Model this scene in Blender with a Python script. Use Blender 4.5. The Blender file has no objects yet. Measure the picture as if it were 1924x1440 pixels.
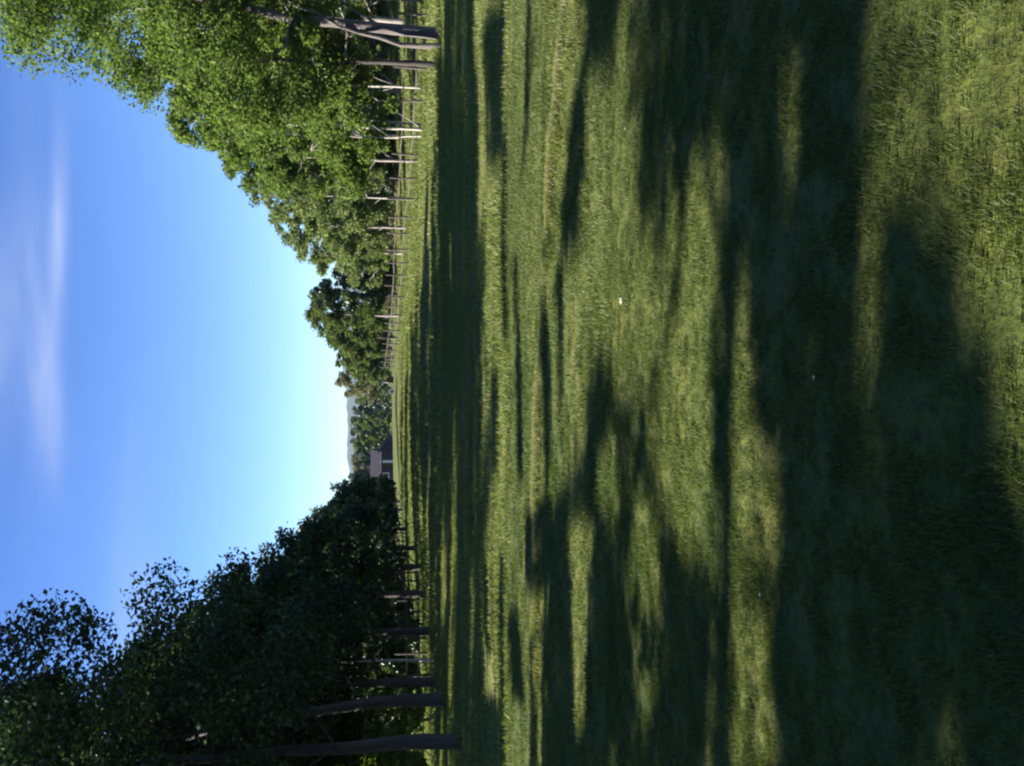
import bpy, math, random
import numpy as np
from mathutils import Vector, Matrix, noise as mnoise

R = math.radians
scene = bpy.context.scene
COL = scene.collection

# ------------------------------------------------------------------ camera
EYE = 1.6
PITCH = R(7.8)
cam_data = bpy.data.cameras.new("camera")
cam_data.sensor_fit = 'HORIZONTAL'
cam_data.sensor_width = 36.0
FPX = 1666.0                                   # focal length in photograph pixels
cam_data.lens = 36.0 * FPX / 1924.0
cam_data.clip_start = 0.05
cam_data.clip_end = 12000
cam = bpy.data.objects.new("camera", cam_data)
COL.objects.link(cam)
# the camera is held on its side: world up is the left of the picture
view = Vector((0, math.cos(PITCH), -math.sin(PITCH)))
right = Vector((0, math.sin(PITCH), math.cos(PITCH))) * -1      # picture right = world down
up = right.cross(view) * 1
m = Matrix((right, up, -view)).transposed()
cam.matrix_world = Matrix.Translation((0, 0, EYE)) @ m.to_4x4()
scene.camera = cam

# ------------------------------------------------------------------ light
SUN_EL, SUN_AZ = R(27), R(272)                # azimuth clockwise from +Y: the sun stands to the left
world = bpy.data.worlds.new("World")
scene.world = world
world.use_nodes = True
wn, wl = world.node_tree.nodes, world.node_tree.links
wn.clear()
w_out = wn.new('ShaderNodeOutputWorld')
w_bg = wn.new('ShaderNodeBackground')
w_bg.inputs[1].default_value = 0.05
sky = wn.new('ShaderNodeTexSky')
sky.sky_type = 'NISHITA'
sky.sun_disc = False
sky.sun_elevation = SUN_EL
sky.sun_rotation = SUN_AZ
sky.air_density = 1.0
sky.dust_density = 0.1
sky.ozone_density = 1.0
gam = wn.new('ShaderNodeGamma')
gam.inputs[1].default_value = 1.45
wl.new(sky.outputs[0], gam.inputs[0])
wtint = wn.new('ShaderNodeMix'); wtint.data_type = 'RGBA'; wtint.blend_type = 'MULTIPLY'; wtint.inputs[0].default_value = 1.0
wl.new(gam.outputs[0], wtint.inputs[6]); wtint.inputs[7].default_value = (.292, .342, .480, 1)


def wmath(op, a, b=None, c=None):
    n = wn.new('ShaderNodeMath'); n.operation = op
    for i, v in enumerate((a, b, c)):
        if v is None: continue
        if isinstance(v, (int, float)): n.inputs[i].default_value = v
        else: wl.new(v, n.inputs[i])
    return n.outputs[0]


# thin cirrus on a flat layer high above: direction / height
tc = wn.new('ShaderNodeTexCoord')
sep = wn.new('ShaderNodeSeparateXYZ'); wl.new(tc.outputs['Generated'], sep.inputs[0])
zc = wmath('MAXIMUM', sep.outputs[2], 0.03)
px = wmath('DIVIDE', sep.outputs[0], zc)
py = wmath('DIVIDE', sep.outputs[1], zc)
comb = wn.new('ShaderNodeCombineXYZ')
wl.new(wmath('ADD', wmath('MULTIPLY', px, 1.1), 4.3), comb.inputs[0]); wl.new(wmath('MULTIPLY', py, 2.1), comb.inputs[1])
nz = wn.new('ShaderNodeTexNoise'); nz.inputs['Scale'].default_value = 1.0
nz.inputs['Detail'].default_value = 7; nz.inputs['Roughness'].default_value = 0.58
nz.inputs['Distortion'].default_value = 0.5
wl.new(comb.outputs[0], nz.inputs['Vector'])


def wisp(cx, cy, sx, sy, slope=0.0):
    dx = wmath('SUBTRACT', px, cx)
    a = wmath('DIVIDE', dx, sx)
    dy = wmath('SUBTRACT', wmath('SUBTRACT', py, cy), wmath('MULTIPLY', dx, slope))
    b = wmath('DIVIDE', dy, sy)
    d = wmath('ADD', wmath('MULTIPLY', a, a), wmath('MULTIPLY', b, b))
    return wmath('POWER', 2.718, wmath('MULTIPLY', d, -1.0))


w_sum = wmath('ADD', wmath('ADD', wisp(-0.05, 2.78, 0.24, 0.12, -0.15), wisp(0.45, 2.86, 0.34, 0.07, 0.05)),
              wmath('ADD', wisp(0.12, 2.40, 0.3, 0.22, 0.5), wisp(-2.2, 3.4, 1.3, 0.4, 0.2)))
ramp = wn.new('ShaderNodeMapRange')
ramp.inputs['From Min'].default_value = 0.36; ramp.inputs['From Max'].default_value = 0.68
wl.new(nz.outputs[0], ramp.inputs['Value'])
amt = wmath('MINIMUM', wmath('MULTIPLY', wmath('MULTIPLY', w_sum, wmath('ADD', wmath('MULTIPLY', ramp.outputs[0], 0.60), 0.34)), 0.62), 0.6)
ramp2 = wn.new('ShaderNodeMapRange')
ramp2.inputs['From Min'].default_value = 0.52; ramp2.inputs['From Max'].default_value = 0.85
wl.new(nz.outputs[0], ramp2.inputs['Value'])
amt = wmath('ADD', amt, wmath('MULTIPLY', ramp2.outputs[0], 0.10))
mixc = wn.new('ShaderNodeMix'); mixc.data_type = 'RGBA'
wl.new(amt, mixc.inputs[0]); wl.new(wtint.outputs[2], mixc.inputs[6])
mixc.inputs[7].default_value = (2.5, 2.9, 4.3, 1)
wl.new(mixc.outputs[2], w_bg.inputs[0])
wl.new(w_bg.outputs[0], w_out.inputs[0])

sun_data = bpy.data.lights.new("sun", 'SUN')
sun_data.energy = 5.0
sun_data.angle = R(0.8)
sun_data.color = (1.0, 0.93, 0.82)
sun = bpy.data.objects.new("sun", sun_data)
COL.objects.link(sun)
SUN_DIR = Vector((math.sin(SUN_AZ) * math.cos(SUN_EL), math.cos(SUN_AZ) * math.cos(SUN_EL), math.sin(SUN_EL)))
sun.rotation_euler = SUN_DIR.to_track_quat('Z', 'Y').to_euler()
sun.location = (-40, 0, 30)

scene.view_settings.view_transform = 'Standard'
scene.view_settings.look = 'None'
scene.view_settings.gamma = 1
scene.view_settings.use_curve_mapping = False
scene.view_settings.exposure = 2.35
scene.cycles.max_bounces = 6
scene.cycles.diffuse_bounces = 3
scene.cycles.transmission_bounces = 4
scene.cycles.volume_bounces = 0
scene.cycles.filter_width = 2.2


# ------------------------------------------------------------------ helpers
def smooth(a, b, x):
    t = np.clip((np.asarray(x, float) - a) / (b - a), 0, 1)
    return t * t * (3 - 2 * t)


def ground_z(x, y):
    x = np.asarray(x, float); y = np.asarray(y, float)
    z = 1.35 * smooth(27, 105, y)
    z = z + 2.6 * smooth(4, 34, x) * smooth(31, 75, y)                 # meadow climbs to the right
    z = z - 0.55 * smooth(-2, -22, x) * smooth(28, 60, y) * (1 - smooth(80, 140, y))
    z = z + 0.10 * np.sin(x * 0.21 + 1.3) * np.sin(y * 0.17) * smooth(9, 25, y)
    z = z + 0.035 * np.sin(x * 0.9 + y * 0.5) * np.sin(y * 0.7 - x * 0.3) * smooth(7, 14, y)
    # low bank across the lawn about nine metres out, nearer on the right
    yb = 9.3 - 0.42 * np.clip(x, 0, 5) - 0.05 * np.clip(x, -6, 0) - 0.03 * np.sin(x * 1.7)
    z = z + 0.05 * smooth(-0.35, 0.0, y - yb) * np.exp(-np.maximum(y - yb, 0) / 1.6)
    z = z + 0.04 * smooth(0, 3, y - yb) * (1 - smooth(20, 30, y))
    r = np.hypot(x, y)
    z = z + 3.0 * smooth(160, 600, r) * (0.5 + 0.5 * np.sin(x * 0.008 + 2))
    return z


def new_mesh(name, verts, faces=None, quads=None, tris=None, mat=None, smooth_shade=False):
    me = bpy.data.meshes.new(name)
    if faces is not None:
        me.from_pydata([tuple(v) for v in verts], [], faces)
    else:
        k = 4 if quads is not None else 3
        f = np.asarray(quads if quads is not None else tris, dtype=np.int32)
        me.vertices.add(len(verts)); me.loops.add(f.size); me.polygons.add(len(f))
        me.vertices.foreach_set('co', np.asarray(verts, np.float32).ravel())
        me.loops.foreach_set('vertex_index', f.ravel())
        me.polygons.foreach_set('loop_start', np.arange(0, f.size, k, dtype=np.int32))
        me.polygons.foreach_set('loop_total', np.full(len(f), k, dtype=np.int32))
        me.update(calc_edges=True)
    if smooth_shade:
        me.polygons.foreach_set('use_smooth', [True] * len(me.polygons))
    if mat: me.materials.append(mat)
    return me


def link(name, data, parent=None, loc=(0, 0, 0), rz=0.0, scale=None):
    o = bpy.data.objects.new(name, data)
    COL.objects.link(o)
    o.location = loc; o.rotation_euler = (0, 0, rz)
    if scale is not None: o.scale = (scale,) * 3 if isinstance(scale, (int, float)) else scale
    if parent is not None: o.parent = parent
    return o


def tag(o, label=None, cat=None, group=None, kind=None):
    if label: o['label'] = label
    if cat: o['category'] = cat
    if group: o['group'] = group
    if kind: o['kind'] = kind
    return o


class MB:
    """collects boxes and tapered tubes"""
    def __init__(s): s.v, s.f = [], []

    def box(s, c, d, M=None):
        b = len(s.v)
        for sx in (-.5, .5):
            for sy in (-.5, .5):
                for sz in (-.5, .5):
                    p = Vector((c[0] + sx * d[0], c[1] + sy * d[1], c[2] + sz * d[2]))
                    s.v.append(tuple(M @ p if M else p))
        for f in ((0, 1, 3, 2), (4, 6, 7, 5), (0, 4, 5, 1), (2, 3, 7, 6), (0, 2, 6, 4), (1, 5, 7, 3)):
            s.f.append(tuple(b + i for i in f))
        return s

    def tube(s, pts, rads, n=7, rough=0.0, cap=True):
        b = len(s.v)
        pts = [Vector(p) for p in pts]
        for i, p in enumerate(pts):
            d = (pts[min(i + 1, len(pts) - 1)] - pts[max(i - 1, 0)]).normalized()
            a = d.orthogonal().normalized() if abs(d.z) < 0.95 else Vector((1, 0, 0))
            a = (a - d * a.dot(d)).normalized()
            c = d.cross(a)
            for k in range(n):
                t = 2 * math.pi * k / n
                rr = rads[i] * (1 + rough * mnoise.noise(Vector((p.x * 3 + math.cos(t) * 1.5, p.y * 3 + math.sin(t) * 1.5, p.z * 1.2))))
                s.v.append(tuple(p + (a * math.cos(t) + c * math.sin(t)) * rr))
        for i in range(len(pts) - 1):
            for k in range(n):
                k2 = (k + 1) % n
                s.f.append((b + i * n + k, b + i * n + k2, b + (i + 1) * n + k2, b + (i + 1) * n + k))
        if cap:
            s.f.append(tuple(b + (len(pts) - 1) * n + k for k in range(n)))
            s.f.append(tuple(b + k for k in reversed(range(n))))
        return s

    def poly(s, vs, fs):
        b = len(s.v)
        s.v += [tuple(v) for v in vs]
        s.f += [tuple(b + i for i in f) for f in fs]
        return s

    def mesh(s, name, mat, smooth_shade=False):
        return new_mesh(name, s.v, faces=s.f, mat=mat, smooth_shade=smooth_shade)


# ------------------------------------------------------------------ materials
def mat_base(name):
    m = bpy.data.materials.new(name); m.use_nodes = True
    nt = m.node_tree; nt.nodes.clear()
    out = nt.nodes.new('ShaderNodeOutputMaterial')
    return m, nt, out


def noise_node(nt, scale, detail=4, rough=0.55, coords='Object', stretch=None):
    t = nt.nodes.new('ShaderNodeTexCoord')
    n = nt.nodes.new('ShaderNodeTexNoise')
    n.inputs['Scale'].default_value = scale; n.inputs['Detail'].default_value = detail
    n.inputs['Roughness'].default_value = rough
    src = t.outputs[coords]
    if stretch:
        mp = nt.nodes.new('ShaderNodeMapping'); mp.inputs['Scale'].default_value = stretch
        nt.links.new(src, mp.inputs[0]); src = mp.outputs[0]
    nt.links.new(src, n.inputs['Vector'])
    return n


def ramp_node(nt, src, stops):
    r = nt.nodes.new('ShaderNodeValToRGB')
    e = r.color_ramp.elements
    while len(e) < len(stops): e.new(0.5)
    for i, (p, c) in enumerate(stops):
        e[i].position = p; e[i].color = (*c, 1)
    nt.links.new(src, r.inputs[0])
    return r


def leaf_material(name, cols, trans=0.45, gloss=0.06, blotch=0.5, stretch=None, rough=0.45):
    """leaf: diffuse + translucent + a little sheen, colour varies leaf by leaf and by bough"""
    m, nt, out = mat_base(name)
    L = nt.links
    g = nt.nodes.new('ShaderNodeNewGeometry')
    n = noise_node(nt, blotch, 5, 0.62, 'Object', stretch)
    mixv = nt.nodes.new('ShaderNodeMath'); mixv.operation = 'MULTIPLY_ADD'
    L.new(g.outputs['Random Per Island'], mixv.inputs[0]); mixv.inputs[1].default_value = 0.62
    nn = nt.nodes.new('ShaderNodeMath'); nn.operation = 'MULTIPLY_ADD'
    L.new(n.outputs[0], nn.inputs[0]); nn.inputs[1].default_value = 1.1; nn.inputs[2].default_value = -0.36
    L.new(nn.outputs[0], mixv.inputs[2])
    r = ramp_node(nt, mixv.outputs[0], cols)
    d = nt.nodes.new('ShaderNodeBsdfDiffuse'); L.new(r.outputs[0], d.inputs[0])
    t = nt.nodes.new('ShaderNodeBsdfTranslucent')
    tint = nt.nodes.new('ShaderNodeMix'); tint.data_type = 'RGBA'; tint.blend_type = 'MULTIPLY'
    tint.inputs[0].default_value = 1.0; L.new(r.outputs[0], tint.inputs[6]); tint.inputs[7].default_value = (1.05, 1.18, 0.55, 1)
    L.new(tint.outputs[2], t.inputs[0])
    s = nt.nodes.new('ShaderNodeMixShader'); s.inputs[0].default_value = trans
    L.new(d.outputs[0], s.inputs[1]); L.new(t.outputs[0], s.inputs[2])
    gl = nt.nodes.new('ShaderNodeBsdfGlossy'); gl.inputs['Roughness'].default_value = rough
    gl.inputs[0].default_value = (0.8, 0.85, 0.9, 1)
    s2 = nt.nodes.new('ShaderNodeMixShader'); s2.inputs[0].default_value = gloss
    L.new(s.outputs[0], s2.inputs[1]); L.new(gl.outputs[0], s2.inputs[2])
    L.new(s2.outputs[0], out.inputs[0])
    return m


def simple_material(name, stops, scale=8, rough=0.85, bump=0.3, stretch=None, detail=5, bump_scale=None, coords='Object'):
    m, nt, out = mat_base(name)
    n = noise_node(nt, scale, detail, 0.6, coords, stretch)
    r = ramp_node(nt, n.outputs[0], stops)
    b = nt.nodes.new('ShaderNodeBsdfPrincipled')
    b.inputs['Roughness'].default_value = rough
    nt.links.new(r.outputs[0], b.inputs['Base Color'])
    if bump:
        bp = nt.nodes.new('ShaderNodeBump'); bp.inputs['Strength'].default_value = bump
        n2 = noise_node(nt, bump_scale or scale * 2, 4, 0.6, coords, stretch)
        bp.inputs['Distance'].default_value = 0.05
        nt.links.new(n2.outputs[0], bp.inputs['Height']); nt.links.new(bp.outputs[0], b.inputs['Normal'])
    nt.links.new(b.outputs[0], out.inputs[0])
    return m


M = {}
M['bark_dark'] = simple_material('dark bark', [(0.3, (.012, .010, .009)), (0.7, (.045, .037, .033))], 6, 0.95, 1.0, (1, 1, .22))
M['bark_grey'] = simple_material('grey bark', [(0.3, (.07, .06, .055)), (0.7, (.20, .18, .165))], 5, 0.9, 0.7, (1, 1, .3))
M['bark_mid'] = simple_material('dull bark', [(0.3, (.03, .026, .025)), (0.7, (.085, .072, .068))], 5, 0.9, 0.7, (1, 1, .3))
M['bark_pale'] = simple_material('pale birch bark', [(0.36, (.06, .05, .045)), (0.44, (.19, .175, .155)), (0.8, (.31, .29, .26))], 4, 0.8, 0.3, (.6, .6, 2.0))
M['wood_post'] = simple_material('weathered fence wood', [(0.3, (.028, .023, .019)), (0.7, (.075, .063, .050))], 7, 0.9, 0.5, (1, 1, .2))
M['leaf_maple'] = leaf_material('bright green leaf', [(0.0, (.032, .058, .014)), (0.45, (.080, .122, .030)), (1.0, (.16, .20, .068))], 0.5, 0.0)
M['leaf_airy'] = leaf_material('pale grey green leaf', [(0.0, (.052, .076, .028)), (0.5, (.115, .148, .058)), (1.0, (.20, .22, .12))], 0.42, 0.0)
M['leaf_far'] = leaf_material('far bushy leaf', [(0.0, (.035, .060, .022)), (0.5, (.070, .098, .035)), (1.0, (.13, .15, .055))], 0.42, 0.0)
M['leaf_brown'] = leaf_material('grey brown budding leaf', [(0.0, (.070, .070, .050)), (0.5, (.13, .125, .085)), (1.0, (.20, .185, .12))], 0.4, 0.0)
M['leaf_pine'] = leaf_material('dark conifer needle', [(0.0, (.012, .028, .016)), (0.5, (.026, .050, .026)), (1.0, (.050, .080, .038))], 0.15, 0.05)
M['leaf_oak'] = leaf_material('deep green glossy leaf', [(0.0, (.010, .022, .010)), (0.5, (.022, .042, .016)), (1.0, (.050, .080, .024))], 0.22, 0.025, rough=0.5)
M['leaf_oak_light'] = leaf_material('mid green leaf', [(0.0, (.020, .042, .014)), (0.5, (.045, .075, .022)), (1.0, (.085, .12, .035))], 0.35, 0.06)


# ------------------------------------------------------------------ ground
def ground_material():
    m, nt, out = mat_base('grassy ground')
    L = nt.links
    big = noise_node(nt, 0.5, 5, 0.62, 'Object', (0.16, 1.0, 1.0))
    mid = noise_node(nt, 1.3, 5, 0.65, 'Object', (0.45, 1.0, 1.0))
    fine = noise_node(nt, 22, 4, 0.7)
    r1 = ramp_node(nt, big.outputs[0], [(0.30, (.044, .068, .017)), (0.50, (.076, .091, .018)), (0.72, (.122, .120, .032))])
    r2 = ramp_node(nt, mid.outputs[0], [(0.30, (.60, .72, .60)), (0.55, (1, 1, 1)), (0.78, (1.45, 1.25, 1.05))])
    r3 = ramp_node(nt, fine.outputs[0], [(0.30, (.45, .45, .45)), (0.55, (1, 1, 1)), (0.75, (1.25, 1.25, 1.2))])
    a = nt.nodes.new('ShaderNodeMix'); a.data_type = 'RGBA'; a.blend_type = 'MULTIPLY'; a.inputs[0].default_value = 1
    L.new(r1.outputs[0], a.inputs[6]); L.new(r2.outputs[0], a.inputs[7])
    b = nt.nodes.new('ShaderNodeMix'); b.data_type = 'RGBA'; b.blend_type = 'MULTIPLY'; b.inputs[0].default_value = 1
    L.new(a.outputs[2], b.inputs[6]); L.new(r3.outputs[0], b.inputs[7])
    d = nt.nodes.new('ShaderNodeBsdfPrincipled'); d.inputs['Roughness'].default_value = 0.95
    d.inputs['Specular IOR Level'].default_value = 0.15
    L.new(b.outputs[2], d.inputs['Base Color'])
    bp = nt.nodes.new('ShaderNodeBump'); bp.inputs['Strength'].default_value = 0.9; bp.inputs['Distance'].default_value = 0.06
    L.new(mid.outputs[0], bp.inputs['Height'])
    bp2 = nt.nodes.new('ShaderNodeBump'); bp2.inputs['Strength'].default_value = 0.8; bp2.inputs['Distance'].default_value = 0.02
    L.new(fine.outputs[0], bp2.inputs['Height']); L.new(bp.outputs[0], bp2.inputs['Normal'])
    L.new(bp2.outputs[0], d.inputs['Normal'])
    L.new(d.outputs[0], out.inputs[0])
    return m


M['ground'] = ground_material()


def axis(lo, hi, near_lo, near_hi, step, grow=1.12):
    a = list(np.arange(near_lo, near_hi + 1e-6, step))
    s = step
    while a[-1] < hi: s *= grow; a.append(a[-1] + s)
    s = step
    while a[0] > lo: s *= grow; a.insert(0, a[0] - s)
    return np.array(a)


gx = axis(-5000, 5000, -16, 20, 0.3, 1.10)
gy = axis(-400, 6000, 0, 30, 0.16, 1.06)
GX, GY = np.meshgrid(gx, gy)
GZ = ground_z(GX, GY)
V = np.stack([GX, GY, GZ], -1).reshape(-1, 3)
nx, ny = len(gx), len(gy)
I = np.arange(nx * ny).reshape(ny, nx)
Q = np.stack([I[:-1, :-1], I[:-1, 1:], I[1:, 1:], I[1:, :-1]], -1).reshape(-1, 4)
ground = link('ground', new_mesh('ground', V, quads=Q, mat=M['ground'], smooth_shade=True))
tag(ground, kind='structure')


# ------------------------------------------------------------------ projection helper: where a point of the lawn shows in the photograph
def project(x, y, z):
    dy, dz = y, z - EYE
    depth = dy * math.cos(PITCH) - dz * math.sin(PITCH)
    upc = dy * math.sin(PITCH) + dz * math.cos(PITCH)
    depth = np.maximum(depth, 1e-3)
    return 962 - FPX * upc / depth, 720 - FPX * x / depth          # photo x (down the scene), photo y (from the right of the scene)


# sunlit patches of the lawn, as read from the photograph: the crowns to the left have their gaps there
LIT = [
    [(1058, 1000), (1105, 1010), (1100, 1110), (1062, 1100)],
    [(1110, 860), (1150, 860), (1150, 990), (1112, 980)],
    [(1612, -80), (2000, -80), (2000, 1040), (1905, 1030), (1850, 900), (1830, 760), (1770, 620), (1700, 480), (1668, 400), (1645, 470), (1632, 600), (1625, 800), (1625, 1000), (1585, 1000), (1585, 600), (1597, 400)],
    [(1350, 1230), (1385, 1180), (1425, 1220), (1450, 1520), (1335, 1520)],
    [(1365, 540), (1388, 560), (1392, 900), (1375, 1120), (1350, 1130), (1358, 800)],
    [(1275, 350), (1318, 340), (1322, 1080), (1262, 1060), (1225, 940), (1228, 700), (1262, 560)],
    [(1128, 500), (1215, 470), (1232, 620), (1225, 700), (1150, 780), (1118, 640)],
    [(1175, 990), (1205, 960), (1228, 1080), (1222, 1180), (1190, 1170)],
    [(1090, 150), (1125, 180), (1135, 480), (1105, 760), (1058, 820), (1048, 640), (1088, 440)],
    [(1150, 250), (1180, 250), (1180, 480), (1150, 460)],
    [(1062, 1080), (1092, 1100), (1090, 1400), (1070, 1400)],
    [(1235, 560), (1258, 540), (1262, 400), (1240, 380)],
    [(1448, 150), (1472, 150), (1470, 420), (1452, 420)],
    [(1400, 900), (1440, 960), (1450, 1100), (1415, 1080)],
    [(1700, 1200), (1730, 1200), (1730, 1290), (1705, 1290)],
]
MEADOW = [(892, -80), (1062, -80), (1100, 60), (1062, 250), (1045, 480), (1100, 520), (1092, 860), (1035, 960), (1020, 1200), (1015, 1520), (892, 1520)]
MEADOW_DARK = [[(897, 420), (903, 420), (906, 1050), (899, 1050)], [(948, 250), (955, 250), (958, 640), (950, 640)], [(968, 480), (976, 480), (980, 900), (970, 900)],
               [(940, 1050), (947, 1050), (950, 1430), (942, 1430)], [(990, -80), (997, -80), (992, 300), (984, 300)], [(912, 980), (920, 980), (922, 1240), (914, 1240)],
               [(1040, 520), (1048, 520), (1050, 860), (1040, 860)], [(1062, 640), (1070, 640), (1075, 860), (1066, 860)], [(1000, 1200), (1008, 1200), (1008, 1520), (998, 1520)],[(905, 40), (945, 30), (950, 300), (915, 330)], [(1016, 560), (1024, 560), (1030, 900), (1014, 900)],
               [(985, 960), (1030, 960), (1030, 1110), (985, 1110)], [(905, 1320), (950, 1330), (950, 1520), (905, 1520)],
               [(925, 700), (938, 700), (938, 900), (925, 900)], [(955, 1160), (975, 1160), (990, 1330), (965, 1300)]]


def inside(poly, X, Y):
    r = np.zeros(np.shape(X), bool)
    n = len(poly)
    for i in range(n):
        x1, y1 = poly[i]; x2, y2 = poly[(i + 1) % n]
        if y1 == y2: continue
        c = ((y1 > Y) != (y2 > Y)) & (X < (x2 - x1) * (Y - y1) / (y2 - y1) + x1)
        r ^= c
    return r


def shades_lit(P):
    """True for points of a crown whose shadow would fall on a sunlit patch of the lawn"""
    k = (P[:, 2] - 0.05) / SUN_DIR.z
    gx_ = P[:, 0] - SUN_DIR.x * k; gy_ = P[:, 1] - SUN_DIR.y * k
    ix, iy = project(gx_, gy_, np.full(len(P), 0.05))
    lit = inside(MEADOW, ix, iy)
    for q in MEADOW_DARK: lit &= ~inside(q, ix, iy)
    for q in LIT: lit |= inside(q, ix, iy)
    return lit


# ------------------------------------------------------------------ trees
def leaf_quads(rng, C, size, spread_n=None, droop=0.15):
    """one folded diamond per leaf at each centre"""
    n = len(C)
    nrm = rng.normal(size=(n, 3)); nrm[:, 2] = np.abs(nrm[:, 2]) + 0.35
    nrm /= np.linalg.norm(nrm, axis=1)[:, None]
    t = rng.normal(size=(n, 3)); t[:, 2] -= droop
    t -= nrm * (t * nrm).sum(1)[:, None]; t /= np.linalg.norm(t, axis=1)[:, None]
    b = np.cross(nrm, t)
    s = size * rng.uniform(0.6, 1.35, n)[:, None]
    v = np.stack([C - t * s * .55, C + b * s * .36 + nrm * s * .10, C + t * s * .55, C - b * s * .36 + nrm * s * .10], 1)
    return v.reshape(-1, 3)


def crown_mesh(name, V, mat):
    n = len(V) // 4
    return new_mesh(name, V, quads=np.arange(n * 4).reshape(-1, 4), mat=mat)


def grow_tree(seed, H, base, Rx, trunk_r, nleaf, leaf, lobes=12, clumps=90, top_shape=0.5, stems=((0, 0, 1.0),),
              dense=1.0, conic=0.0, lean=(0, 0), bark='bark_dark', leafmat='leaf_oak', world=None, twig=True, avoid=None,
              clump_r=None, flat=0.8, loose=0.42):
    """returns (crown mesh, trunk mesh); local coordinates, foot at the origin"""
    rng = np.random.default_rng(seed)
    mb = MB()
    tops = []
    for (sx, sy, f) in stems:
        hh = H * 0.86 * f
        pts, rads = [], []
        k = 9
        wob = rng.normal(size=(k + 1, 2)) * 0.011 * H
        for i in range(k + 1):
            t = i / k
            pts.append((sx + lean[0] * t * t * H + wob[i, 0] * t + sx * 1.2 * t, sy + lean[1] * t * t * H + wob[i, 1] * t + sy * 1.2 * t, hh * t - (0.15 if i == 0 else 0)))
            flare = 1.35 if i == 0 else (1.08 if i == 1 else 1)
            rads.append(trunk_r * f * flare * (1 - 0.86 * t) + 0.01)
        pts.insert(1, tuple(np.array(pts[0]) * .8 + np.array(pts[1]) * .2)); rads.insert(1, trunk_r * f * 1.12)
        rads[0] = trunk_r * f * 1.75
        mb.tube(pts, rads, 10, 0.45)
        tops.append((np.array(pts), np.array(rads)))
    # lobes
    LC, LR = [], []
    for i in range(lobes):
        t = (i + rng.uniform(0.1, 0.9)) / lobes
        z = base + (H - base) * (0.06 + 0.88 * t)
        if conic > 0: prof = (1 - t) ** 0.9 * 0.92 + 0.08
        else: prof = math.sin(math.pi * min(1, (0.16 + 0.84 * t) ** (0.75 + top_shape * 0.3))) ** 0.55 if t < 0.97 else 0.3
        a = i * 2.399 + rng.uniform(-0.5, 0.5)
        rr = Rx * prof * rng.uniform(0.45, 0.78)
        r_l = (Rx * 0.36 * rng.uniform(0.75, 1.25)) * (1 - 0.55 * conic * t)
        if t > 0.9: rr *= 0.3
        cx = math.cos(a) * rr + lean[0] * t * H; cy = math.sin(a) * rr + lean[1] * t * H
        LC.append((cx, cy, z)); LR.append(r_l)
        strong = [q for q, st in zip(tops, stems) if st[2] >= .6]
        P, Rd = strong[i % len(strong)]
        j = max(1, min(len(P) - 2, int(len(P) * (z - Rx * 0.18) / (H * 0.86))))
        p0 = P[j]; p3 = np.array((cx, cy, z))
        mid = (p0 * 0.55 + p3 * 0.45) + np.array((0, 0, -0.08 * Rx)) + rng.normal(size=3) * 0.05 * Rx
        r0 = Rd[j] * 0.40
        if avoid is not None and np.any(shades_lit(np.array([mid, (mid + p3) / 2, p3]) + np.array(avoid))): continue
        mb.tube([p0, p0 * .75 + mid * .25 + rng.normal(size=3) * .02 * Rx, mid, (mid + p3) / 2 + rng.normal(size=3) * .03 * Rx, p3],
                [r0, r0 * .85, r0 * .6, r0 * .4, r0 * .18], 5, 0.0)
    LC = np.array(LC); LR = np.array(LR)
    ci = rng.integers(0, lobes, clumps)
    d = rng.normal(size=(clumps, 3)); d /= np.linalg.norm(d, axis=1)[:, None]
    d[:, 2] *= 0.85
    CC = LC[ci] + d * (LR[ci] * rng.uniform(0.35, 1.12, clumps) ** 0.6)[:, None]
    CC[:, 2] = np.maximum(CC[:, 2], base * 0.9 + 0.2)
    cr = (clump_r or Rx * 0.13) * rng.uniform(0.6, 1.5, clumps)
    if avoid is not None:
        Wp = CC + np.array(avoid)
        bad = shades_lit(Wp) & (rng.uniform(size=clumps) > 0.02)
        CC = CC[~bad]; cr = cr[~bad]; ci = ci[~bad]
    if twig:
        sel = rng.choice(len(CC), min(len(CC), 70), replace=False)
        for i in sel:
            mb.tube([LC[ci[i]], (LC[ci[i]] + CC[i]) / 2 + rng.normal(size=3) * .04, CC[i]], [.022, .014, .006], 3, 0, False)
    w = cr ** 2; w /= w.sum()
    k = rng.choice(len(CC), nleaf, p=w)
    off = rng.normal(size=(nleaf, 3))
    off *= (np.abs(rng.normal(size=nleaf)) ** loose * 1.05 / np.linalg.norm(off, axis=1))[:, None]
    off[:, 2] *= flat
    C = CC[k] + off * cr[k][:, None]
    if avoid is not None:
        Wp = C + np.array(avoid)
        bad = shades_lit(Wp) & (rng.uniform(size=len(C)) > 0.05)
        C = C[~bad]
    C = C[C[:, 2] > 0.3]
    cm = crown_mesh('crown', leaf_quads(rng, C, leaf), M[leafmat])
    tm = mb.mesh('trunk', M[bark], True)
    return cm, tm


PX = lambda u, d: (u - 720) / FPX * d          # metres to the right of the axis for a column u of the upright photograph


FEET = []


def plant(meshes, x, y, label, cat='tree', group=None, rz=0.0, s=1.0, sink=0.0, name='leafy_tree', mats=None):
    cm, tm = meshes
    z = float(ground_z(x, y)) - sink
    root = link(name, None, None, (x, y, z), rz, s)
    root.empty_display_size = 0.3
    if y < 62: FEET.append((x, y, 1.0 if cat == 'tree' else 1.6))
    tag(root, label, cat, group)
    link('crown', cm, root); link('trunk', tm, root)
    return root


def height_for(v_top, d, gz):
    """height of a thing at distance d whose top shows at photo column v_top"""
    return EYE + d * math.tan(math.atan((962 - v_top) / FPX) - PITCH) - gz


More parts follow.
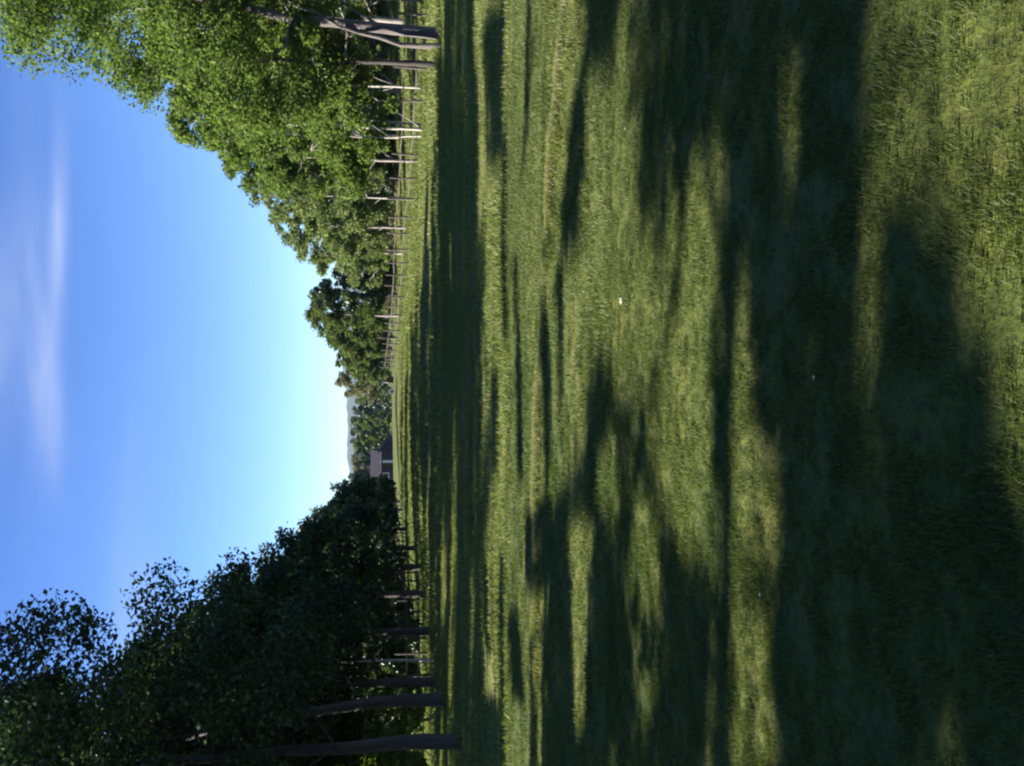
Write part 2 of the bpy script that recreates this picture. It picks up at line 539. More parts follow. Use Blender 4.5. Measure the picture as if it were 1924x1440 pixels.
# ------------------------------------------------------------------ hills on the skyline
def hill_strip():
    xs = np.linspace(-2600, 2200, 420)
    rows = []
    prof = 78 + 14 * np.sin(xs * 0.0021 + 0.6) + 6 * np.sin(xs * 0.0067 + 1) + 2.0 * np.sin(xs * 0.031)
    rough = np.array([mnoise.noise(Vector((x * 0.03, 0, 0))) for x in xs]) * 3 + np.array([mnoise.noise(Vector((x * 0.13, 7, 0))) for x in xs]) * 2.2
    for k, t in enumerate(np.linspace(0, 1, 14)):
        y = 1150 + 700 * t
        bump = np.array([mnoise.noise(Vector((x * 0.09, y * 0.09, 3))) for x in xs]) * 4 * (0.2 + t)
        z = -2 + (prof + rough) * math.sin(min(1, t * 1.15) * math.pi / 2) + bump * (t > 0)
        rows.append(np.stack([xs, np.full_like(xs, y), z], -1))
    rows.append(np.stack([xs, np.full_like(xs, 2300), np.full_like(xs, -5)], -1))
    V = np.concatenate(rows); n, mrows = len(xs), len(rows)
    I = np.arange(n * mrows).reshape(mrows, n)
    Q = np.stack([I[:-1, :-1], I[:-1, 1:], I[1:, 1:], I[1:, :-1]], -1).reshape(-1, 4)
    mt = simple_material('wooded hillside', [(0.3, (.010, .022, .022)), (0.7, (.026, .042, .036))], 0.05, 0.95, 0.6, bump_scale=0.12)
    o = link('hills', new_mesh('hills', V, quads=Q, mat=mt, smooth_shade=True))
    tag(o, kind='structure')


hill_strip()

# ------------------------------------------------------------------ trees
# -- the dark row down the left side
left_row = [
    # x, y, H, base, Rx, trunk r, leaves, leaf, seed, label, bark
    (-7.95, 19.7, 13.4, 3.2, 4.3, .155, 72000, .11, 11, 'tall dark leafy tree with a bare trunk, nearest of the shaded left row', 'bark_dark'),
    (-8.75, 24.6, 12.2, 3.0, 2.9, .17, 48000, .125, 12, 'dark leafy tree second nearest in the shaded left row, straight thick trunk', 'bark_dark'),
    (-9.6, 28.6, 9.8, 2.6, 3.4, .15, 44000, .14, 13, 'dark leafy tree third along the shaded left row, beside a thin pale trunk', 'bark_dark'),
    (-9.3, 33.5, 9.0, 2.0, 2.9, .14, 26000, .15, 14, 'dark rounded tree behind the slim pale trunk, fourth in the shaded left row', 'bark_dark'),
    (-9.1, 38.5, 8.9, 1.5, 2.9, .14, 22000, .16, 15, 'dark tree with lighter tufted top where the left skyline dips', 'bark_dark'),
    (-9.3, 45.0, 7.8, 1.0, 2.8, .13, 17000, .17, 16, 'dark low-branched tree halfway down the shaded left row', 'bark_dark'),
    (-9.6, 52.0, 7.0, 1.3, 2.7, .13, 10000, .22, 17, 'dark bushy tree past the middle of the shaded left row', 'bark_dark'),
    (-9.8, 60.0, 6.2, 1.0, 2.6, .12, 9000, .24, 18, 'olive tinted round tree near the far end of the shaded left row', 'bark_dark'),
    (-9.8, 69.0, 5.8, 0.8, 2.6, .12, 8000, .26, 19, 'small dark tree close to the far end of the left row', 'bark_dark'),
    (-10.6, 80.0, 5.7, 0.7, 2.5, .12, 7000, .28, 20, 'last small dark tree of the left row, just beside the cottage', 'bark_dark'),
]
for (x, y, H, b, Rx, tr, nl, lf, sd, lab, bk) in left_row:
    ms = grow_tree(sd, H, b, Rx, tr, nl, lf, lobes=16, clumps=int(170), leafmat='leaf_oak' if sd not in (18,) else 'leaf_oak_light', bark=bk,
                   avoid=(x, y, float(ground_z(x, y))) if y < 26 else None, loose=.27, lean={11: (-.045, 0), 12: (-.10, 0)}.get(sd, (0, 0)))
    plant(ms, x, y, lab, group='shaded trees in a row down the left side')

ms = grow_tree(31, 7.6, 3.4, 1.4, .05, 4000, .16, lobes=6, clumps=30, leafmat='leaf_oak_light', bark='bark_pale')
plant(ms, PX(202, 30.5), 30.5, 'slim young tree with a thin pale trunk between the dark left trunks')

# -- trees further left, most of the crowns filling the upper left; their feet stand behind the row
back_left = [  # first two stand out of view, added to shade the ground under the row
    (-14.5, 17.6, 10.5, 1.2, 3.4, 26, 'unseen low branched leafy tree added for shade, beside the nearest bare trunk'),
    (-15.0, 22.4, 11.0, 0.6, 3.8, 27, 'unseen low branched leafy tree added for shade, behind the first two trunks'),
    (-15.4, 27.5, 12.5, 1.6, 3.6, 21, 'tall leafy tree standing behind the two nearest left trunks'),
    (-15.6, 34.0, 11.5, 1.8, 3.6, 22, 'leafy tree in the second line behind the third left trunk'),
    (-15.0, 41.0, 10.0, .7, 3.6, 23, 'leafy tree in the second line behind the slim pale trunk'),
    (-14.5, 50.0, 9.5, .5, 3.6, 24, 'broad leafy tree closing the second line on the left'),
    (-14.5, 62.0, 7.0, .5, 3.6, 25, 'broad low tree far back in the second line on the left'),
]
for (x, y, H, b, Rx, sd, lab) in back_left:
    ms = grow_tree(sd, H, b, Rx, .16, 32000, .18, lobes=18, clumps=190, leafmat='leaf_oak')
    plant(ms, x, y, lab, group='second line of trees on the left')

# -- trees beside the near lawn, out of the picture to the left; they throw the shade on it
near_left = [
    (-10.6, 1.6, 8.8, 2.4, 2.9, 41, 'leafy tree beside the near lawn, closest to the camera on the left'),
    (-10.4, 4.36, 9.2, 2.3, 2.9, 42, 'leafy tree beside the near lawn, second along on the left'),
    (-10.7, 9.35, 8.8, 2.4, 3.1, 43, 'leafy tree beside the near lawn, third along on the left'),
    (-10.8, -1.0, 9.4, 2.2, 3.1, 45, 'leafy tree on the left level with the camera, beside the near lawn'),
    (-12.0, 13.6, 10.4, 2.4, 3.0, 44, 'leafy tree beside the near lawn, fourth along, level with the rough meadow'),
]
for (x, y, H, b, Rx, sd, lab) in near_left:
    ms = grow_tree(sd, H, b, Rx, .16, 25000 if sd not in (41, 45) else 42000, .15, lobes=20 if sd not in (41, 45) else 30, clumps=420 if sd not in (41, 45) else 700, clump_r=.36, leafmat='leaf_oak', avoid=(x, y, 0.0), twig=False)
    plant(ms, x, y, lab, group='trees beside the near lawn')

# -- the sunlit side on the right
ms = grow_tree(51, 15.5, 3.0, 3.9, .17, 80000, .105, lobes=20, clumps=210, leafmat='leaf_maple', bark='bark_mid',
               stems=((0, 0, 1.0), (-.42, -.1, .42)), lean=(0.15, 0))
plant(ms, PX(1377, 27.5), 27.5, 'tall bright green tree with a thick grey trunk and a thinner stem beside it')
ms = grow_tree(52, 8.8, 2.6, 2.3, .085, 26000, .115, lobes=10, clumps=90, leafmat='leaf_maple', bark='bark_dark', lean=(-.05, 0))
plant(ms, PX(1318, 28.6), 28.6, 'slender tree with one thin dark trunk beside the thick grey trunk')
right_trees = [
    # u, d, v_top, base, Rx, trunk, leaves, leaf, mat, bark, seed, label, name
    (1194, 39.0, 310, 1.3, 2.8, .055, 34000, .14, 'leaf_maple', 'bark_pale', 53, 'leafy tree on a cluster of slim pale stems by the right meadow fence'),
    (1272, 41.5, 225, 1.5, 2.4, .05, 26000, .15, 'leaf_airy', 'bark_pale', 54, 'tall tree with a thin pale trunk behind the slender dark trunk'),
    (1135, 45.0, 400, 1.6, 2.3, .07, 24000, .15, 'leaf_maple', 'bark_grey', 55, 'yellow green tree between the pale trunks and the airy tree'),
    (1064, 48.0, 462, 1.6, 2.1, .055, 12000, .145, 'leaf_airy', 'bark_pale', 56, 'airy pale tree with sky showing through its top'),
    (1010, 55.0, 505, 1.2, 2.3, .09, 17000, .165, 'leaf_airy', 'bark_grey', 57, 'grey green tree just past the airy pale tree'),
    (962, 60.0, 552, 1.0, 2.2, .06, 20000, .15, 'leaf_airy', 'bark_pale', 58, 'greyish feathery tree before the gap in the right skyline'),
    (884, 73.0, 592, .9, 2.2, .12, 16000, .19, 'leaf_oak_light', 'bark_dark', 60, 'darker dense tree just past the gap in the right skyline'),
    (846, 74.0, 574, .9, 2.4, .12, 17000, .19, 'leaf_far', 'bark_grey', 61, 'dense green tree whose tufted tip is the highest past the gap'),
    (805, 80.0, 612, .8, 2.3, .12, 15000, .21, 'leaf_far', 'bark_dark', 62, 'rounded green tree sloping down toward the distant wood'),
    (766, 92.0, 640, .8, 2.6, .12, 14000, .24, 'leaf_far', 'bark_dark', 63, 'low green tree at the end of the right line'),
    (722, 112.0, 634, .9, 2.5, .12, 10000, .24, 'leaf_brown', 'bark_grey', 64, 'brownish thin topped tree standing alone at the far end of the meadow'),
]
for (u, d, vt, b, Rx, tr, nl, lf, lm, bk, sd, lab) in right_trees:
    x = PX(u, d)
    H = height_for(vt, d, float(ground_z(x, d)))
    ms = grow_tree(sd, H, b, Rx, tr, nl, lf, lobes=12, clumps=100, leafmat=lm, bark=bk,
                   stems=((0, 0, 1.0), (.22, 0, .8), (-.25, .1, .7)) if sd in (53,) else ((0, 0, 1.0),))
    plant(ms, x, d, lab, group='sunlit trees along the right meadow')

back_right = [
    (1440, 39.0, -60, 2.0, 4.2, 'leaf_maple', 71, 'tall leafy tree at the right edge behind the thick grey trunk'),
    (1395, 50.0, 150, 1.6, 3.8, 'leaf_airy', 72, 'tall pale leafed tree in the back line behind the thick grey trunk'),
    (1265, 54.0, 330, 1.6, 3.8, 'leaf_maple', 73, 'full green tree in the back line behind the thin pale trunk'),
    (1180, 57.0, 420, 1.2, 3.6, 'leaf_airy', 74, 'pale green tree in the back line behind the cluster of pale stems'),
    (1100, 60.0, 520, 1.0, 3.2, 'leaf_far', 75, 'mid green tree in the back line behind the airy pale tree'),
    (1020, 68.0, 575, .9, 3.0, 'leaf_far', 76, 'dull green tree filling the back line behind the grey green tree'),
    (1440, 66.0, 300, 1.0, 4.4, 'leaf_far', 77, 'wide green tree furthest back at the right edge'),
    (1330, 70.0, 420, 1.0, 4.0, 'leaf_far', 78, 'wide green tree furthest back between the two dark trunks'),
]
protos = {}
for i, (u, d, vt, b, Rx, lm, sd, lab) in enumerate(back_right):
    x = PX(u, d)
    H = height_for(vt, d, float(ground_z(x, d)))
    ms = grow_tree(sd, H, b, Rx, .14, 26000, .175, lobes=14, clumps=120, leafmat=lm, bark='bark_grey')
    plant(ms, x, d, lab, group='back line of trees on the right')

# -- shrubs along the back of the right meadow: a few grown once, then copied one by one
shrub_meshes = [grow_tree(90 + i, 2.6, .25, 1.7, .05, 5500, .14, lobes=9, clumps=45, leafmat=lm, bark='bark_grey', twig=False)
                for i, lm in enumerate(('leaf_far', 'leaf_maple', 'leaf_brown', 'leaf_oak_light'))]
rs = random.Random(5)
shrub_spots = []
for u, d in ((1455, 60), (1425, 63), (1395, 61), (1362, 64), (1332, 60), (1300, 63), (1268, 61), (1238, 64), (1205, 60), (1172, 63), (1140, 62),
             (1108, 65), (1078, 63), (1048, 66), (1020, 66), (992, 70), (966, 70), (940, 74), (918, 76), (896, 80), (872, 84), (850, 88), (826, 92), (802, 98), (778, 104)):
    shrub_spots.append((PX(u, d), d))
for i, (x, y) in enumerate(shrub_spots):
    k = rs.choice((0, 0, 1, 2, 3))
    pos = 'at the right edge' if i < 4 else ('behind the pale trunks' if i < 10 else ('past the airy tree' if i < 17 else 'toward the far end'))
    look = ('dull green', 'bright green', 'grey brown', 'dark green')[k]
    if i % 2: look = 'taller ' + look
    plant(shrub_meshes[k], x, y, '%s shrub in the hedge behind the meadow, %s' % (look, pos), 'shrub', 'shrubs along the back of the meadow',
          rs.uniform(0, 6.28), rs.uniform(1.1, 1.4) if i % 2 else rs.uniform(.8, 1.0), .1, 'shrub')

# sunlit bushes seen between the left trunks
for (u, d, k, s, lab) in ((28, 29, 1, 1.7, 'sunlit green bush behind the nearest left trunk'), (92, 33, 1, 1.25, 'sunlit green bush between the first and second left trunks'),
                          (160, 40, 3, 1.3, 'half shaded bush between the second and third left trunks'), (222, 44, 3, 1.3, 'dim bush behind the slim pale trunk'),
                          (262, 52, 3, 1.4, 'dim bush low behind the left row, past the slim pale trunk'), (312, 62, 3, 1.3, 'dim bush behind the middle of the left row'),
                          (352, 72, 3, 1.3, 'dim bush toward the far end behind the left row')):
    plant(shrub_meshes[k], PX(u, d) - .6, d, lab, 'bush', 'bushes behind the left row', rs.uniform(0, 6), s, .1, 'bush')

# -- the distant wood at the end of the meadow
far_meshes = [grow_tree(120 + i, 8.5, .8, 3.1, .16, 4200, .42, lobes=11, clumps=60, leafmat=lm, bark='bark_grey', twig=False)
              for i, lm in enumerate(('leaf_far', 'leaf_brown', 'leaf_oak_light', 'leaf_pine'))]
far_spots = [(706, 150, 672, 0), (688, 160, 676, 2), (668, 165, 672, 3), (650, 158, 678, 0), (634, 172, 671, 2), (616, 168, 676, 1), (598, 175, 672, 1), (580, 180, 674, 0),
             (562, 178, 670, 1), (545, 170, 664, 2), (528, 160, 662, 3), (512, 150, 655, 3), (740, 150, 668, 0), (494, 140, 650, 2), (475, 130, 640, 3),
             (645, 215, 666, 1), (610, 220, 668, 2), (575, 225, 668, 1), (625, 146, 694, 2), (655, 142, 698, 0), (682, 140, 692, 3), (700, 136, 700, 0),
             (724, 140, 690, 3), (500, 118, 668, 3), (520, 122, 690, 2), (600, 133, 693, 2), (618, 138, 697, 0), (536, 138, 680, 3), (590, 160, 676, 3), (606, 165, 672, 0), (630, 190, 668, 3), (648, 175, 674, 2), (664, 150, 690, 3), (572, 140, 690, 2), (750, 132, 680, 0), (775, 125, 672, 2), (796, 128, 668, 0)]
desc = ['green', 'grey brown', 'mid green', 'dark']
for (u, d, vt, k) in far_spots:
    x = PX(u, d); H = height_for(vt - (7 if vt > 660 else 2), d, float(ground_z(x, d)))
    plant(far_meshes[k], x, d, '%s %s tree in the distant wood, %s' % ('tall' if H > 7.6 else ('small' if H < 5.2 else 'middle sized'), desc[k] + (' front' if d < 150 else (' rearmost' if d > 185 else '')), 'next to the cottage' if u < 560 else ('right behind the cottage roof' if u < 600 else ('at the low middle skyline' if u < 660 else 'near the white shed' if u < 710 else 'behind the brown hut'))), 'tree', 'trees of the distant wood', rs.uniform(0, 6.28), H / 8.5, .2, 'distant_tree')


# ------------------------------------------------------------------ fences
def fence(points, label, group, n_posts, h=1.35, rails=(.42, .92), jitter=.05):
    P = [Vector((a, b, 0)) for a, b in points]
    seg = [(P[i + 1] - P[i]).length for i in range(len(P) - 1)]
    tot = sum(seg)
    pos = []
    for i in range(n_posts):
        s = tot * i / (n_posts - 1)
        for j, L_ in enumerate(seg):
            if s <= L_ + 1e-6 or j == len(seg) - 1:
                p = P[j].lerp(P[j + 1], min(1, s / L_)); break
            s -= L_
        pos.append(Vector((p.x, p.y, float(ground_z(p.x, p.y)))))
    root = link('wooden_fence', None, None, tuple(pos[0]))
    tag(root, label, 'fence', group)
    o = pos[0]
    pm = []
    for k in range(3):
        mb = MB()
        hk = h * (1 + .06 * k)
        mb.tube([(0, 0, -.2), (.008 * k, 0, hk * .5), (.02 * k, .01, hk * .94), (.02 * k, .012, hk)], [.055, .050, .046, .034], 8, .15)
        pm.append(mb.mesh('post', M['wood_post'], False))
    r2 = random.Random(int(h * 100) + n_posts)
    for i, p in enumerate(pos):
        q = link('post', pm[i % 3], root, tuple(p - o), r2.uniform(0, 6))
        q.rotation_euler = (r2.uniform(-jitter, jitter), r2.uniform(-jitter, jitter), r2.uniform(0, 6))
    for i in range(len(pos) - 1):
        for z in rails:
            a, b = pos[i] - o, pos[i + 1] - o
            d = (b - a).normalized()
            side = Vector((d.y, -d.x, 0)) * .075
            za, zb = z + r2.uniform(-.04, .04), z + r2.uniform(-.04, .04)
            mb = MB()
            mid = (a + b) / 2 + Vector((0, 0, (za + zb) / 2 - .015))
            mb.tube([a + Vector((0, 0, za)) - d * .12 + side, mid + side, b + Vector((0, 0, zb)) + d * .12 + side], [.024, .029, .023], 6, .1)
            link('rail', mb.mesh('rail', M['wood_post']), root)


fence([(19.0, 34.5), (13.2, 37), (10.3, 46), (7.8, 55), (5.2, 66), (1.5, 84)],
      'weathered post and rail fence running along the sunlit right meadow', 'post and rail fences', 26)
fence([(-15.5, 27), (-11.2, 35), (-11.0, 58), (-9.5, 76)],
      'shaded post and rail fence behind the dark left row of trees', 'post and rail fences', 24, 1.3)


# ------------------------------------------------------------------ buildings at the end of the meadow
def plain(name, c, rough=.8):
    m_, nt, out = mat_base(name)
    n = noise_node(nt, 3.0, 4)
    r = ramp_node(nt, n.outputs[0], [(.3, tuple(v * .78 for v in c)), (.7, tuple(min(1, v * 1.15) for v in c))])
    b = nt.nodes.new('ShaderNodeBsdfPrincipled'); b.inputs['Roughness'].default_value = rough
    b.inputs['Specular IOR Level'].default_value = 0.5 if rough < .5 else 0.05
    nt.links.new(r.outputs[0], b.inputs['Base Color']); nt.links.new(b.outputs[0], out.inputs[0])
    return m_


M['wall_dark'] = plain('dark stained boards', (.060, .050, .060))
M['roof_grey'] = plain('grey roof tiles', (.036, .033, .042), .7)
M['white_paint'] = plain('white paint', (.72, .72, .70), .5)
M['glass'] = plain('dark window glass', (.03, .035, .045), .15)
M['brick_pink'] = plain('pale pink chimney', (.26, .19, .18))
M['wall_brown'] = plain('brown boards', (.10, .05, .02))
M['wall_tan'] = plain('tan boards', (.42, .34, .27))


def gable(mb, x0, x1, y0, y1, z0, z1, axis='x', over=.25, th=.12):
    """gabled roof slabs with the ridge along x"""
    ym = (y0 + y1) / 2
    for ya, s in ((y0 - over, 1), (y1 + over, -1)):
        A = [(x0 - over, ya, z0 - .12), (x1 + over, ya, z0 - .12), (x1 + over, ym + s * -0.003, z1), (x0 - over, ym + s * -0.003, z1)]
        B = [(a, b, c + th) for a, b, c in A]
        mb.poly(A + B, [(0, 1, 2, 3), (7, 6, 5, 4), (0, 4, 5, 1), (1, 5, 6, 2), (2, 6, 7, 3), (3, 7, 4, 0)])


def cottage():
    d = 128.0
    x = PX(556, d)
    z = float(ground_z(x, d))
    root = tag(link('cottage', None, None, (x, d, z - .1)), 'low dark cottage with a grey roof at the far end of the meadow', 'cottage')
    W, D, h, r = 5.6, 5.0, 1.65, 3.15
    mb = MB(); mb.box((0, 0, h / 2), (W, D, h))
    mb.poly([(-W / 2, -D / 2, h), (-W / 2, D / 2, h), (-W / 2, 0, r - .05)], [(0, 1, 2)])
    mb.poly([(W / 2, -D / 2, h), (W / 2, D / 2, h), (W / 2, 0, r - .05)], [(2, 1, 0)])
    link('wall', mb.mesh('wall', M['wall_dark']), root)
    mb = MB(); gable(mb, -W / 2, W / 2, -D / 2, D / 2, h, r)
    roof = link('roof', mb.mesh('roof', M['roof_grey']), root)
    for cx in (-1.9, .6):
        mb = MB(); mb.box((cx, .3, r + .1), (.42, .5, .95)); mb.box((cx, .3, r + .62), (.52, .6, .1))
        link('chimney', mb.mesh('chimney', M['brick_pink']), roof)
    # lean-to wing whose roof falls away to the right
    mb = MB()
    A = [(W / 2 + .002, -D / 2 + .3, 0), (W / 2 + 2.3, -D / 2 + .3, 0), (W / 2 + 2.3, -D / 2 + .3, .5), (W / 2 + .002, -D / 2 + .3, h + .45)]
    B = [(a, b + 3.6, c) for a, b, c in A]
    mb.poly(A + B, [(0, 1, 2, 3), (7, 6, 5, 4), (1, 5, 6, 2), (0, 4, 5, 1)])
    link('lean_to', mb.mesh('lean_to', M['wall_dark']), root)
    mb = MB()
    A = [(W / 2 + .004, -D / 2 + .1, h + .46), (W / 2 + 2.6, -D / 2 + .1, .34), (W / 2 + 2.6, -D / 2 + 4.1, .34), (W / 2 + .004, -D / 2 + 4.1, h + .46)]
    B = [(a, b, c + .12) for a, b, c in A]
    mb.poly(A + B, [(3, 2, 1, 0), (4, 5, 6, 7), (0, 1, 5, 4), (1, 2, 6, 5), (2, 3, 7, 6), (3, 0, 4, 7)])
    link('lean_to_roof', mb.mesh('lean_to_roof', M['wall_dark']), root)
    for (cx, w_, h_, cz) in ((-2.2, .75, .8, 1.0), (-.5, .9, .7, 1.05)):
        mb = MB(); mb.box((cx, -D / 2 - .03, cz), (w_ + .2, .05, h_ + .2))
        f = link('window', mb.mesh('window', M['white_paint']), root)
        mb = MB()
        for q in (-1, 1): mb.box((cx + q * w_ * .26, -D / 2 - .06, cz), (w_ * .44, .03, h_))
        link('pane', mb.mesh('pane', M['glass']), f)
    mb = MB(); mb.box((1.6, -D / 2 - .04, .95), (.36, .07, 1.9))
    link('door_post', mb.mesh('door_post', M['white_paint']), root)
    mb = MB(); mb.box((1.15, -D / 2 - .03, .9), (.5, .05, 1.75))
    link('door', mb.mesh('door', M['wall_brown']), root)


cottage()


def hut(u, d, w, dp, h, wall, roofm, label, name, cat):
    x = PX(u, d); z = float(ground_z(x, d))
    root = tag(link(name, None, None, (x, d, z - .05), math.pi / 2), label, cat)
    mb = MB(); mb.box((0, 0, h / 2), (w, dp, h)); mb.poly([(-w / 2, -dp / 2, h), (-w / 2, dp / 2, h), (-w / 2, 0, h + w * .35)], [(0, 1, 2)])
    mb.poly([(w / 2, -dp / 2, h), (w / 2, dp / 2, h), (w / 2, 0, h + w * .35)], [(2, 1, 0)])
    link('wall', mb.mesh('wall', wall), root)
    mb = MB(); gable(mb, -w / 2, w / 2, -dp / 2, dp / 2, h, h + w * .36, over=.12, th=.06)
    link('roof', mb.mesh('roof', roofm), root)
    mb = MB(); mb.box((-w / 2 - .02, 0, h * .4), (.03, dp * .36, h * .75))
    link('door', mb.mesh('door', M['wall_brown']), root)


hut(726, 104, .75, .75, .62, M['wall_brown'], M['brick_pink'], 'tiny brown hut with a pinkish roof at the far edge of the meadow', 'garden_hut', 'hut')
hut(704, 106, .85, .7, .5, M['white_paint'], M['roof_grey'], 'tiny white shed next to the brown hut at the far edge of the meadow', 'white_shed', 'shed')


# ------------------------------------------------------------------ grass
def blades(rng, X, Y, hgt, wid, lean, clump_noise=True):
    n = len(X)
    Z = ground_z(X, Y)
    a = rng.uniform(0, 2 * np.pi, n)
    w = wid * rng.uniform(.6, 1.3, n) / 2
    h = hgt * rng.uniform(.5, 1.25, n)
    la = rng.uniform(0, 2 * np.pi, n); ll = h * lean * rng.uniform(.2, 1.3, n)
    cx, sx = np.cos(a) * w, np.sin(a) * w
    v0 = np.stack([X - cx, Y - sx, Z - .005], -1)
    v1 = np.stack([X + cx, Y + sx, Z - .005], -1)
    v2 = np.stack([X + np.cos(la) * ll, Y + np.sin(la) * ll, Z + h], -1)
    return np.stack([v0, v1, v2], 1).reshape(-1, 3)


def field_noise(X, Y, s, seed=0):
    """cheap smooth value noise"""
    rg = np.random.default_rng(seed); T = rg.uniform(size=(256, 256))
    x = X * s + 1000; y = Y * s + 1000
    xi, yi = np.floor(x).astype(int), np.floor(y).astype(int)
    fx, fy = x - xi, y - yi
    fx = fx * fx * (3 - 2 * fx); fy = fy * fy * (3 - 2 * fy)
    g = lambda i, j: T[(xi + i) % 256, (yi + j) % 256]
    return (g(0, 0) * (1 - fx) + g(1, 0) * fx) * (1 - fy) + (g(0, 1) * (1 - fx) + g(1, 1) * fx) * fy


def scatter(rng, n, y0, y1, margin, power=1.0):
    """points with the same density everywhere inside a wedge of lawn"""
    A = []
    tot = 0
    while tot < n:
        Y = np.sqrt(rng.uniform(y0 ** 2, y1 ** 2, n)); k = .46
        X = rng.uniform(-1, 1, n) * (k * Y + margin)
        A.append(np.stack([X, Y], -1)); tot += n
    return np.concatenate(A)[:n].T


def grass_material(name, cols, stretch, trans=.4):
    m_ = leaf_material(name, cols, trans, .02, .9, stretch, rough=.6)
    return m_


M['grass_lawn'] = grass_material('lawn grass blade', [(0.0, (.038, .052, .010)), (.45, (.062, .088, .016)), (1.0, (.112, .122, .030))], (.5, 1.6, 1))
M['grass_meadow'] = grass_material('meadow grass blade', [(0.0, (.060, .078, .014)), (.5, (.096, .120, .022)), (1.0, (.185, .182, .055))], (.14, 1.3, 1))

rng = np.random.default_rng(77)
parts = []
X, Y = scatter(rng, 620000, 1.5, 6.5, .5)
den = field_noise(X, Y, 7, 1) * .5 + field_noise(X, Y, 18, 2) * .5
keep = rng.uniform(size=len(X)) < np.clip((den - .25) * 2.2, .12, 1)
X, Y, den = X[keep], Y[keep], den[keep]
parts.append(blades(rng, X, Y, .010 + .024 * den, .0048, .7))
X, Y = scatter(rng, 260000, 6.3, 12, .8)
den = field_noise(X, Y, 3, 3) * .5 + field_noise(X, Y, 9, 4) * .5
keep = rng.uniform(size=len(X)) < np.clip((den - .2) * 2.0, .15, 1)
X, Y, den = X[keep], Y[keep], den[keep]
parts.append(blades(rng, X, Y, .018 + .032 * den, .010, .8))
V = np.concatenate(parts)
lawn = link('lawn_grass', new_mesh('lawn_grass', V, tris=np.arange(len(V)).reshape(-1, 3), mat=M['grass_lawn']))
tag(lawn, 'short mown grass of the near lawn', 'grass', kind='stuff')

parts = []
X, Y = scatter(rng, 260000, 11.5, 28, 1.5)
den = field_noise(X * .5, Y, 1.2, 5) * .5 + field_noise(X * .6, Y, 4, 6) * .5
keep = rng.uniform(size=len(X)) < np.clip((den - .22) * 2.0, .1, 1)
X, Y, den = X[keep], Y[keep], den[keep]
parts.append(blades(rng, X, Y, .03 + .06 * den, .022, .8))
X, Y = scatter(rng, 240000, 27, 75, 3)
den = field_noise(X * .3, Y, .5, 7) * .5 + field_noise(X * .5, Y, 1.6, 8) * .5
keep = rng.uniform(size=len(X)) < np.clip((den - .25) * 2.0, .08, 1)
X, Y, den = X[keep], Y[keep], den[keep]
parts.append(blades(rng, X, Y, .06 + .16 * den, .06, .7))
# longer grass left standing round the feet of the trees
for (fx, fy, fs) in FEET:
    k = 260 if fy < 45 else 140
    a_ = rng.uniform(0, 2 * np.pi, k); r_ = fs * (.14 + np.abs(rng.normal(size=k)) * .22)
    parts.append(blades(rng, fx + np.cos(a_) * r_, fy + np.sin(a_) * r_, .20 + 0 * a_, .02 if fy < 45 else .035, .5))
X = rng.uniform(1.2, 4.6, 26000); Y = rng.uniform(6.9, 8.7, 26000) + .1 * X
den = field_noise(X, Y, 4.5, 12)
keep = den > .55
X, Y, den = X[keep], Y[keep], den[keep]
parts.append(blades(rng, X, Y, .02 + .16 * (den - .5), .012, .8))
V = np.concatenate(parts)
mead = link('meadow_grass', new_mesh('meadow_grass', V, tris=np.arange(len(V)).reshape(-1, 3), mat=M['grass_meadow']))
tag(mead, 'rough longer meadow grass beyond the lawn', 'grass', kind='stuff')


# thin strip of dry pale grass along the low bank across the lawn
M['grass_dry'] = grass_material('dry straw grass', [(0.0, (.085, .105, .032)), (.5, (.16, .165, .060)), (1.0, (.27, .25, .12))], (.4, 1.5, 1))
n = 52000
X = rng.uniform(-6.8, 6.8, n)
Yb = 9.3 - .42 * np.clip(X, 0, 5) - .05 * np.clip(X, -6, 0) - .03 * np.sin(X * 1.7)
Y = Yb + rng.normal(size=n) * (.04 + .05 * field_noise(X, X * 0, 1.1, 15)) + .02
den = field_noise(X, Y, 2.5, 9)
keep = rng.uniform(size=n) < np.clip((den - .1) * 1.8, .15, 1)
V = blades(rng, X[keep], Y[keep], .025 + .045 * den[keep], .010, .8)
dry = link('dry_grass', new_mesh('dry_grass', V, tris=np.arange(len(V)).reshape(-1, 3), mat=M['grass_dry']))
tag(dry, 'thin line of dry pale grass crossing the lawn', 'grass', kind='stuff')


# ------------------------------------------------------------------ small things in the lawn
def ground_at(ix, iy):
    """lawn point under a photograph pixel"""
    a = (ix - 962) / FPX
    t = PITCH + math.atan(a)
    y = EYE / math.tan(t)
    depth = y * math.cos(PITCH) + EYE * math.sin(PITCH)
    return (720 - iy) / FPX * depth, y


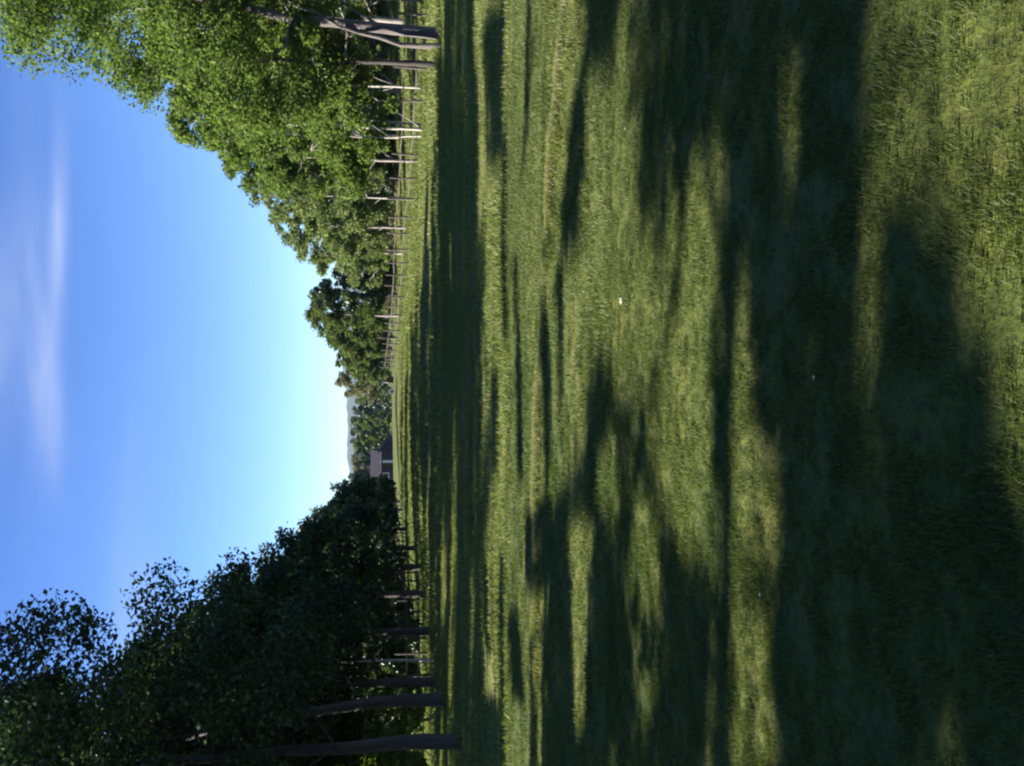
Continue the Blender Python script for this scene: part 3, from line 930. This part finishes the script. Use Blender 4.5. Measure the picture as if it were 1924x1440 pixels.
mb_p = MB()
for k in range(11):
    a = k * 2 * math.pi / 11
    c, s = math.cos(a), math.sin(a)
    c2, s2 = math.cos(a + .2), math.sin(a + .2); c3, s3 = math.cos(a - .2), math.sin(a - .2)
    mb_p.poly([(c * .004, s * .004, .06), (c3 * .013, s3 * .013, .064), (c * .019, s * .019, .061), (c2 * .013, s2 * .013, .064)], [(0, 1, 2, 3)])
petal_me = mb_p.mesh('petals', M['white_paint'])
mb_c = MB(); mb_c.tube([(0, 0, .058), (0, 0, .064), (0, 0, .067)], [.006, .006, .003], 8)
centre_me = mb_c.mesh('flower_centre', plain('yellow flower centre', (.55, .36, .03)))
mb_s = MB(); mb_s.tube([(0, 0, -.01), (.003, 0, .03), (0, 0, .059)], [.0018, .0015, .0013], 5)
stem_me = mb_s.mesh('stem', M['grass_lawn'])
for (ix, iy, s, lab) in ((1190, 566, 1.4, 'largest white daisy, in the sunlit middle of the lawn'), (1186, 243, 0.7, 'small white daisy alone in the shade at mid right of the lawn'),
                         (1542, 709, 0.45, 'small white daisy in the deep shade of the near lawn'), (1440, 1117, 0.5, 'small white daisy beside the sunlit patch on the left of the lawn')):
    x, y = ground_at(ix, iy)
    z = float(ground_z(x, y))
    root = tag(link('daisy', None, None, (x, y, z), 0, s), lab, 'daisy', 'daisies in the lawn')
    link('petals', petal_me, root); link('flower_centre', centre_me, root); link('stem', stem_me, root)

# a few fallen leaves
lm = plain('dry fallen leaf', (.10, .065, .035))
mb = MB(); mb.poly([(-.035, 0, 0), (-.01, .022, .012), (.03, .012, .006), (.045, 0, .014), (.03, -.014, .008), (-.01, -.022, .01)],
                   [(0, 1, 2), (0, 2, 3), (0, 3, 4), (0, 4, 5)])
leaf_me = mb.mesh('fallen_leaf', lm)
for (ix, iy, s, lab) in ((1425, 1008, .55, 'curled brown fallen leaf between the shaded strips of the lawn'), (1192, 579, .5, 'brown fallen leaf just beside the largest daisy')):
    x, y = ground_at(ix, iy)
    o = link('fallen_leaf', leaf_me, None, (x, y, float(ground_z(x, y)) + .035), rs.uniform(0, 6), s)
    tag(o, lab, 'leaf', 'fallen leaves on the lawn')

# ------------------------------------------------------------------ air
hz, nt, out = mat_base('thin air')
pv = nt.nodes.new('ShaderNodeVolumePrincipled')
pv.inputs['Density'].default_value = 0.00007
pv.inputs['Color'].default_value = (.50, .76, 1.0, 1)
pv.inputs['Anisotropy'].default_value = 0.0
nt.links.new(pv.outputs[0], out.inputs['Volume'])
hb = MB(); hb.box((0, 1300, 38), (7000, 3300, 94))
haze = link('haze', hb.mesh('haze', hz))
tag(haze, kind='stuff')
